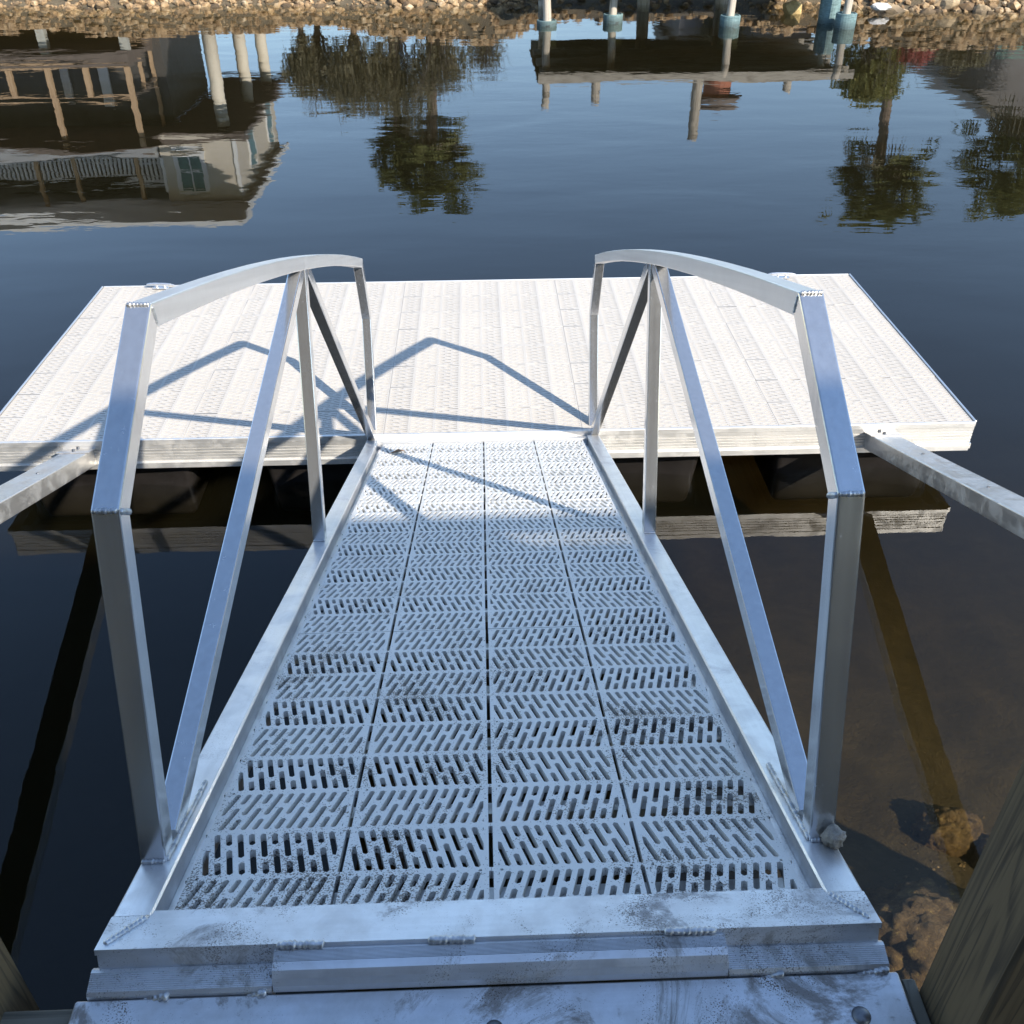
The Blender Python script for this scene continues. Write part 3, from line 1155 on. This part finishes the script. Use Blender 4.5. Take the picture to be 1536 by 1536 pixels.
DARK = plain('charcoal_screen', (0.085, 0.08, 0.075), 0.6, 0, 0.2, 3)
DBROWN = plain('dark_brown_timber', (0.15, 0.12, 0.10), 0.75, 0, 0.2, 5)
BEIGE = plain('beige_siding', (0.66, 0.60, 0.50), 0.8, 0, 0.05, 3)
CREAM = plain('cream_column_paint', (0.70, 0.63, 0.50), 0.7, 0, 0.06, 3)
WHITE = plain('white_trim_paint', (0.78, 0.78, 0.76), 0.6, 0, 0.05, 3)
GREYR = plain('grey_metal_roof', (0.46, 0.48, 0.50), 0.45, 0.2, 0.08, 3)
SHING = plain('dark_shingles', (0.16, 0.15, 0.125), 0.9, 0, 0.3, 14)
GLASSG = plain('green_shutter', (0.10, 0.20, 0.17), 0.3, 0, 0.3, 6)
LATT = plain('pale_lattice', (0.62, 0.60, 0.57), 0.8, 0, 0.25, 14)
hb('deck', -18, -10.15, 30.0, 37.5, 0.06, 0.40, DBROWN)
hb('deck_edge', -18, -10.14, 29.94, 29.995, 0.36, 0.47, TAN_X)
hb('handrail', -18, -10.2, 29.95, 30.02, 1.20, 1.30, TAN_X)
hb('handrail', -10.24, -10.16, 30.03, 36.0, 1.20, 1.30, DBROWN)
for x, top in ((-17.2, 2.6), (-16.0, 1.2), (-14.8, 2.6), (-13.7, 1.2), (-12.56, 2.6), (-11.46, 1.2), (-10.24, 2.6)):
    hb('porch_post', x - 0.075, x + 0.075, 29.96, 30.10, 0.472, top, TAN_Z)
for y in (31.2, 32.4, 33.6, 34.8):
    hb('porch_post', -10.28, -10.18, y, y + 0.1, 0.405, 2.6 if y in (32.4, 34.8) else 1.2, TAN_Z)
for x in (-17, -14.9, -12.62, -10.28):
    hb('deck_pile', x - 0.12, x + 0.12, 30.3, 30.54, -1.2, 0.06, plain('pale_pile', (0.45, 0.45, 0.40), 0.8))
hb('porch_wall', -18, -10.6, 32.6, 32.8, 0.40, 2.6, DARK)
hb('under_wall', -18, -10.4, 34.5, 34.7, -1.2, 0.06, DARK)
hb('back_wall', -10.6, -9.9, 32.6, 37.5, -1.2, 2.6, DARK)
hb('porch_panel', -12.0, -11.7, 32.5, 32.59, 0.8, 2.0, WHITE)
hb('porch_panel', -13.2, -12.95, 32.5, 32.59, 0.9, 1.9, LATT)
hb('porch_roof', -18, -9.9, 29.7, 32.9, 2.605, 2.74, DBROWN)
mb = MB()
mb.prism([(29.7, 2.742), (31.29, 3.36), (31.29, 2.742)], 0, -18 - HO.x, -10.2 - HO.x)
o = mb.build('lower_roof', GREYR, fh)
o.location = (0, -HO.y, -HO.z)
hb('overhang', -9.9, -7.35, 31.0, 40.5, 2.605, 2.80, DBROWN)
for (x, y) in ((-8.2, 32.0), (-8.12, 35.8), (-7.95, 38.6)):
    mb = MB()
    mb.cyl((x - HO.x, y - HO.y, -1.2 - HO.z), (x - HO.x, y - HO.y, 2.604 - HO.z), 0.22, 0.20, 20)
    mb.build('column', CREAM, fh, True)
hb('upper_wall', -10.15, -7.75, 31.2, 38.4, 2.804, 4.88, BEIGE)
wnd = hb('window', -9.62, -8.90, 31.16, 31.198, 3.22, 4.36, GLASSG)
for (a, b, c_, d) in ((-9.76, -9.62, 3.10, 4.44), (-8.90, -8.76, 3.10, 4.44), (-9.615, -8.905, 4.36, 4.44), (-9.615, -8.905, 3.10, 3.22), (-9.615, -8.905, 3.78, 3.82), (-9.28, -9.24, 3.225, 3.775), (-9.28, -9.24, 3.825, 4.355)):
    hb('trim', a, b, 31.13, 31.20, c_, d, WHITE)
hb('corner_board', -7.83, -7.72, 31.14, 31.24, 2.81, 4.42, WHITE)
hb('corner_board', -10.2, -10.1, 31.14, 31.24, 3.3, 4.42, WHITE)
for y in (33.0, 36.5):
    hb('window', -7.748, -7.71, y, y + 0.9, 3.2, 4.1, GLASSG)
    hb('trim', -7.75, -7.70, y - 0.09, y, 3.12, 4.18, WHITE)
    hb('trim', -7.75, -7.70, y + 0.9, y + 0.99, 3.12, 4.18, WHITE)
hb('upper_rail', -18, -10.2, 31.3, 31.4, 4.02, 4.10, LATT)
hb('upper_rail', -18, -10.2, 31.3, 31.4, 3.38, 3.44, LATT)
for i in range(56):
    hb('baluster', -17.95 + i * 0.138, -17.95 + i * 0.138 + 0.075, 31.32, 31.38, 3.442, 4.018, LATT)
hb('soffit', -18.3, -7.5, 29.45, 38.6, 4.882, 4.895, WHITE)
hb('upper_porch_wall', -18, -10.2, 33.5, 33.6, 3.0, 4.88, DARK)
for x in (-16.5, -14.2, -13.0, -11.0):
    hb('upper_post', x - 0.06, x + 0.06, 31.25, 31.38, 3.0, 4.88, TAN_Z)
# hipped roof with a pale fascia
mb = MB()
ex0, ex1, ey0, ey1, ez = -18.4, -7.45, 29.4, 38.7, 4.92
rx0, rx1, ry, rz_ = -16.5, -10.2, 34.2, 6.4
mb.add([(ex0, ey0, ez), (ex1, ey0, ez), (ex1, ey1, ez), (ex0, ey1, ez), (rx0, ry, rz_), (rx1, ry, rz_), (ex0, ey0, ez - 0.02), (ex1, ey0, ez - 0.02), (ex1, ey1, ez - 0.02), (ex0, ey1, ez - 0.02)],
       [[0, 1, 5, 4], [1, 2, 5], [2, 3, 4, 5], [3, 0, 4], [6, 9, 8, 7], [0, 6, 7, 1], [1, 7, 8, 2], [2, 8, 9, 3], [3, 9, 6, 0]])
o = mb.build('roof', SHING, fh)
o.location = -HO
hb('fascia', ex0, ex1, ey0 - 0.03, ey0 - 0.001, ez - 0.22, ez + 0.03, WHITE)
hb('fascia', ex1 + 0.001, ex1 + 0.03, ey0, ey1, ez - 0.22, ez + 0.03, WHITE)

# ================================================================== FAR RIGHT HOUSE, and the chimney house
gh = empty('grey_house', (20.5, 38, -0.8))
GO = Vector((20.5, 38, -0.8))
tag(gh, 'plain grey gabled house at the right of the far bank, mirrored in the water', 'house')
GREYS = plain('grey_siding', (0.155, 0.15, 0.155), 0.8, 0, 0.06, 2)
mb = MB()
mb.prism([(15.9 - GO.x, 0), (25.1 - GO.x, 0), (25.1 - GO.x, 2.2), (20.5 - GO.x, 5.0), (15.9 - GO.x, 2.2)], 1, -2, 6)
mb.build('wall', GREYS, gh)
mb = MB()
for sg in (-1, 1):
    mb.add([(sg * 4.85, -2.35, 2.05), (0, -2.35, 5.02), (0, 6.3, 5.02), (sg * 4.85, 6.3, 2.05), (sg * 4.85, -2.35, 2.17), (0, -2.35, 5.14), (0, 6.3, 5.14), (sg * 4.85, 6.3, 2.17)],
           [[0, 1, 2, 3], [4, 7, 6, 5], [0, 4, 5, 1], [2, 6, 7, 3], [0, 3, 7, 4]])
mb.build('roof', SHING, gh)
box('door', -3.9, -2.9, -2.05, -2.002, 0.3, 2.3, WHITE, gh)
box('window', -1.9, -0.7, -2.05, -2.002, 1.0, 2.2, GLASSG, gh)

ch = empty('chimney_house', (10.5, 41.5, -0.9))
tag(ch, 'low house with a red brick chimney behind the far dock', 'house')
box('wall', -2.6, 2.6, -1.5, 3, 0, 2.4, GREYS, ch)
mb = MB()
mb.prism([(-1.9, 2.41), (3.4, 2.41), (0.75, 3.3)], 0, -2.9, 2.9)
mb.build('roof', SHING, ch)
BRICK = plain('red_brick', (0.42, 0.16, 0.10), 0.85, 0, 0.2, 20)
mb = MB()
mb.cyl((-0.87, -1.45, 2.0), (-0.87, -1.45, 4.45), 0.56, 0.54, 16)
c_ = mb.build('chimney', BRICK, ch)
mb = MB()
mb.cyl((-0.87, -1.45, 4.455), (-0.87, -1.45, 4.80), 1.05, 0.80, 18)
mb.build('cap', DBROWN, c_)

# ================================================================== VEGETATION
def leaf_mat(name, c0, c1, rough=0.6):
    t = NT(name)
    n_ = t.noise(t.coord('World'), 2.2, 4, 0.7)
    cc = t.ramp(n_, [(0.3, c0), (0.7, c1)])
    t.set(base=cc, rough=rough)
    tl = t.n('ShaderNodeBsdfTranslucent')
    t.l(cc, tl.inputs[0])
    ms = t.n('ShaderNodeMixShader')
    ms.inputs[0].default_value = 0.42
    t.l(t.b.outputs[0], ms.inputs[1])
    t.l(tl.outputs[0], ms.inputs[2])
    t.l(ms.outputs[0], t.out.inputs['Surface'])
    return t.m


PALM = leaf_mat('palm_frond', (0.12, 0.14, 0.045), (0.32, 0.32, 0.13), 0.5)
DEADF = leaf_mat('dry_frond', (0.24, 0.20, 0.13), (0.42, 0.36, 0.25))
SHRUB = leaf_mat('olive_shrub_leaf', (0.14, 0.13, 0.07), (0.33, 0.29, 0.18))
TWIG = leaf_mat('grey_twig', (0.12, 0.10, 0.08), (0.26, 0.22, 0.18))
WILL = leaf_mat('yellow_green_leaf', (0.16, 0.16, 0.05), (0.34, 0.32, 0.11))
PINK = leaf_mat('pink_flower', (0.45, 0.12, 0.10), (0.60, 0.25, 0.22))
BARK = plain('palm_bark', (0.20, 0.15, 0.115), 0.9, 0, 0.3, 12, 0.5)


def frond(mb, base, az, el, length, rnd, blades=16, droop=0.5):
    """a fan frond: stalk, then blades spread from its tip and drooping"""
    d = Vector((cos(az) * cos(el), sin(az) * cos(el), sin(el)))
    base = Vector(base)
    tip = base + d * length * rnd.uniform(0.30, 0.76)
    side = d.cross(Vector((0, 0, 1)))
    if side.length < 0.1:
        side = Vector((1, 0, 0))
    side.normalize()
    up = side.cross(d)
    mb.add([base - side * 0.015, base + side * 0.015, tip + side * 0.012, tip - side * 0.012], [[0, 1, 2, 3]])
    for i in range(blades):
        a = -1.9 + 3.8 * i / (blades - 1)
        bd = (d * cos(a) + side * sin(a) + up * 0.12 * rnd.uniform(-1, 1)).normalized()
        l = length * 0.27 * (0.72 + 0.28 * cos(a * 0.7)) * rnd.uniform(0.8, 1.15)
        w_ = 0.038
        pp = bd.cross(up).normalized() * w_
        m1 = tip + bd * l * 0.55
        m2 = tip + bd * l + Vector((0, 0, -droop * l * 0.55))
        mb.add([tip, m1 - pp, m1 + pp, m2], [[0, 1, 2], [1, 3, 2]])


def palm(x, y, z0, zc, r, label, seed, lean=(0, 0), nf=44, rad=0.2):
    rnd = random.Random(seed)
    p = empty('palm_tree', (x, y, z0))
    tag(p, label, 'palm tree', 'palms on the far bank')
    h = zc - z0
    mb = MB()
    n = 14
    for i in range(n):
        a, b = i / n, (i + 1) / n
        mb.cyl((lean[0] * a * a, lean[1] * a * a, h * a), (lean[0] * b * b, lean[1] * b * b, h * b), rad * rnd.uniform(0.95, 1.12), rad * rnd.uniform(0.88, 1.0), 12, i == n - 1)
    mb.build('trunk', BARK, p)
    top = Vector((lean[0], lean[1], h))
    mb = MB()
    dead = MB()
    for i in range(nf):
        el = math.asin(rnd.uniform(-0.80, 0.92))
        az = rnd.uniform(0, 2 * pi)
        ln = r * rnd.uniform(0.75, 1.05)
        if el < -0.45 and rnd.random() < 0.5:
            frond(dead, top + Vector((0, 0, -0.2)), az, el, ln * 0.8, rnd, 12, 0.9)
        else:
            frond(mb, top + Vector((0, 0, rnd.uniform(-0.25, 0.25))), az, el, ln, rnd, 17, 0.45)
    link('crown', mesh('crown', mb.V, mb.F), PALM, p)
    if dead.V:
        link('dead_fronds', mesh('dead', dead.V, dead.F), DEADF, p)
    return p


palm(-1.5, 36, -0.8, 5.15, 2.45, 'tall round-headed palm mirrored in the middle of the canal', 21, (-0.3, 0), 210, 0.20)
palm(-2.95, 36.6, -0.8, 4.6, 1.6, 'shorter palm just left of the round-headed one', 22, (0, 0), 120, 0.14)
palm(14.1, 34, -0.6, 5.5, 2.4, 'thick-trunked palm standing alone before the grey house', 23, (0.45, 0), 210, 0.17)
palm(18.9, 32.5, -0.6, 4.2, 3.0, 'low dark palm at the far right of the canal', 24, (0, 0), 220, 0.20)


def leaf_cloud(mb, c, rx, ry, rz_, n, size, rnd, shell=0.55):
    for i in range(n):
        while True:
            q = Vector((rnd.uniform(-1, 1), rnd.uniform(-1, 1), rnd.uniform(-1, 1)))
            if q.length < 1 and rnd.random() < shell + q.length * (1 - shell):
                break
        k = 0.75 + 0.45 * mn.noise(Vector(c) + q * 2.3)
        pos = Vector((c[0] + q.x * rx * k, c[1] + q.y * ry * k, c[2] + q.z * rz_ * k))
        a = Vector((rnd.gauss(0, 1), rnd.gauss(0, 1), rnd.gauss(0, 1))).normalized()
        b = a.orthogonal().normalized()
        b = (Matrix.Rotation(rnd.uniform(0, 6.28), 3, a) @ b)
        s_ = size * rnd.uniform(0.6, 1.4)
        mb.add([pos - a * s_ * 0.9, pos + b * s_ * 0.4, pos + a * s_ * 0.9, pos - b * s_ * 0.4], [[0, 1, 2, 3]])


def twigs(mb, base, n, h, spread, rnd, r=0.012, weep=0.0):
    for i in range(n):
        az = rnd.uniform(0, 2 * pi)
        t_ = rnd.uniform(0.05, 1) * spread
        p0 = Vector(base)
        hh = h * rnd.uniform(0.6, 1.05)
        p1 = p0 + Vector((cos(az) * t_ * 0.4, sin(az) * t_ * 0.4, hh * 0.55))
        p2 = p0 + Vector((cos(az) * t_, sin(az) * t_, hh * (1 - weep * 0.5)))
        mb.cyl(p0, p1, r * 1.6, r, 4, False)
        mb.cyl(p1, p2, r, r * 0.4, 4, False)
        for k in range(3):
            q = p1.lerp(p2, rnd.uniform(0.1, 0.9))
            e_ = q + Vector((rnd.uniform(-0.4, 0.4), rnd.uniform(-0.4, 0.4), rnd.uniform(0.1, 0.5) - weep))
            mb.cyl(q, e_, r * 0.5, r * 0.25, 3, False)


def shrub(x, y, z0, h, rx, n, mat, label, seed, size=0.05, tw=26, weep=0.0, name='shrub', group='shrubs along the far bank'):
    rnd = random.Random(seed)
    p = empty(name, (x, y, z0))
    tag(p, label, 'shrub', group)
    mb = MB()
    twigs(mb, (0, 0, 0), tw, h, rx, rnd, 0.014, weep)
    link('branches', mesh('branches', mb.V, mb.F), TWIG, p)
    mb = MB()
    for k in range(6):
        leaf_cloud(mb, (rnd.uniform(-0.6, 0.6) * rx, rnd.uniform(-0.3, 0.3) * rx, h * rnd.uniform(0.4, 0.72)), rx * 0.75, rx * 0.6, h * 0.42, n, size * 1.15, rnd)
    link('crown', mesh('crown', mb.V, mb.F), mat, p)


zc = -0.85
shrub(-4.9, 29.2, zc, 1.9, 0.7, 800, SHRUB, 'sparse olive shrub beside the canal house columns', 31)
shrub(-4.5, 29.6, zc, 2.5, 0.8, 500, DEADF, 'straw coloured shrub left of the big brownish thicket', 32, 0.05, 40)
shrub(-3.4, 29.0, zc, 2.6, 1.1, 1700, SHRUB, 'tall brownish thicket shrub on the far bank, largest of the row', 33)
shrub(-2.2, 29.4, zc, 2.9, 1.1, 1500, SHRUB, 'dense shrub in front of the round-headed palm trunk', 34, 0.05, 40)
shrub(-1.1, 28.8, zc, 2.0, 0.9, 900, SHRUB, 'twiggy shrub right of the palm trunk', 35, 0.045, 40)
shrub(0.3, 29.0, zc, 1.35, 0.7, 260, SHRUB, 'thin bare shrub at the right end of the shrub row', 36, 0.045, 50)
shrub(10.8, 27.2, -0.75, 1.9, 0.95, 1500, WILL, 'yellow-green weeping shrub right of the far dock', 37, 0.055, 60, 0.7)
shrub(11.9, 26.9, -0.7, 0.75, 0.5, 420, PINK, 'pink flowering shrub beside the yellow-green weeping one', 38, 0.05, 14)
shrub(9.6, 40.0, -0.9, 4.1, 1.3, 900, SHRUB, 'dark shrub right of the red chimney', 39, 0.09, 20)
shrub(13.4, 27.5, -0.6, 0.9, 0.8, 600, SHRUB, 'low olive shrub on the rocks before the grey house', 40, 0.05, 20)

# oyster shells heaped on the bed by the dock
t = NT('oyster_shell')
oi = t.n('ShaderNodeObjectInfo')
nn = t.noise(t.coord('World'), 40, 4)
t.set(base=t.ramp(nn, [(0.35, (0.11, 0.075, 0.04)), (0.55, (0.22, 0.15, 0.08)), (0.75, (0.46, 0.36, 0.22))]), rough=0.8)
mb = MB()
rnd = random.Random(5)
for i in range(420):
    cx, cy, sp = rnd.choice(((1.83, 1.12, 0.26), (1.83, 1.12, 0.22), (2.18, 1.66, 0.16), (1.62, 0.75, 0.14), (1.70, 1.22, 0.12)))
    x = rnd.gauss(cx, sp * 0.8)
    y = rnd.gauss(cy, sp * 0.8)
    z = ground_z(x, y)
    s_ = rnd.choice((0.004, 0.005, 0.007, 0.009, 0.014))
    a = Vector((rnd.gauss(0, 1), rnd.gauss(0, 1), rnd.gauss(0, 0.35))).normalized()
    b = a.orthogonal().normalized()
    n_ = a.cross(b)
    p = Vector((x, y, z + 0.1 * s_))
    mb.add([p - a * s_, p - a * 0.3 * s_ + b * s_ * 0.6 + n_ * 0.1 * s_, p + a * s_ * 1.1 + n_ * 0.1 * s_, p - a * 0.2 * s_ - b * s_ * 0.6 + n_ * 0.1 * s_, p + n_ * 0.4 * s_, p - n_ * 0.2 * s_],
           [[0, 1, 4], [1, 2, 4], [2, 3, 4], [3, 0, 4], [1, 0, 5], [2, 1, 5], [3, 2, 5], [0, 3, 5]])
o = link('oyster_shells', mesh('oyster_shells', mb.V, mb.F), t.m)
tag(o, 'heaped oyster shells on the shallow canal bed by the dock', 'shells', kind='stuff')

# algae covered rocks in the shallows
t = NT('algae_rock')
wc = t.coord('World')
n1 = t.noise(wc, 7.0, 8, 0.7, 0.6)
n2 = t.noise(wc, 34.0, 8, 0.75, 0.3)
c = t.ramp(n1, [(0.3, (0.10, 0.062, 0.028)), (0.55, (0.19, 0.12, 0.058)), (0.75, (0.30, 0.20, 0.075))])
c = t.mix(t.ramp(n2, [(0.45, 0.0), (0.65, 0.75)]), c, (0.06, 0.042, 0.022))
c = t.mix(t.ramp(n2, [(0.30, 0.9), (0.42, 0.0)]), c, (0.46, 0.33, 0.10))
t.set(base=c, rough=0.85)
t.bump(n2, 1.0, 0.02)
ALGAE = t.m


def bed_rock(x, y, zc, sx, sy, sz, seed, label):
    bm = bmesh.new()
    bmesh.ops.create_icosphere(bm, subdivisions=5, radius=1.0)
    off = Vector((seed * 3.7, seed * 1.3, 0))
    for v in bm.verts:
        p = v.co.normalized()
        k = 1.0 + 0.22 * mn.noise(p * 1.4 + off) + 0.10 * mn.noise(p * 4.5 + off) + 0.09 * mn.noise(p * 11 + off) + 0.05 * mn.noise(p * 24 + off)
        v.co = Vector((p.x * sx, p.y * sy, p.z * sz)) * k
    me = bpy.data.meshes.new('bed_rock')
    bm.to_mesh(me)
    bm.free()
    o = link('submerged_rock', me, ALGAE, None, True)
    o.location = (x, y, zc)
    tag(o, label, 'rock', 'rocks in the shallows')


bed_rock(1.80, 1.07, -2.13, 0.34, 0.30, 0.24, 1, 'largest rounded brown algae-covered rock in the shallows by the dock')
bed_rock(2.14, 1.68, -2.20, 0.17, 0.13, 0.15, 2, 'yellow-brown rock clump farther out in the shallows')
bed_rock(2.30, 1.52, -2.20, 0.14, 0.13, 0.14, 3, 'small yellow-brown rock nearest the right post edge, farther out')
bed_rock(1.60, 0.70, -2.12, 0.17, 0.13, 0.15, 4, 'small brown rock nearest the dock planks in the shallows')
bed_rock(1.56, 1.28, -2.16, 0.10, 0.10, 0.11, 5, 'small ochre rock at the left edge of the largest submerged rock')
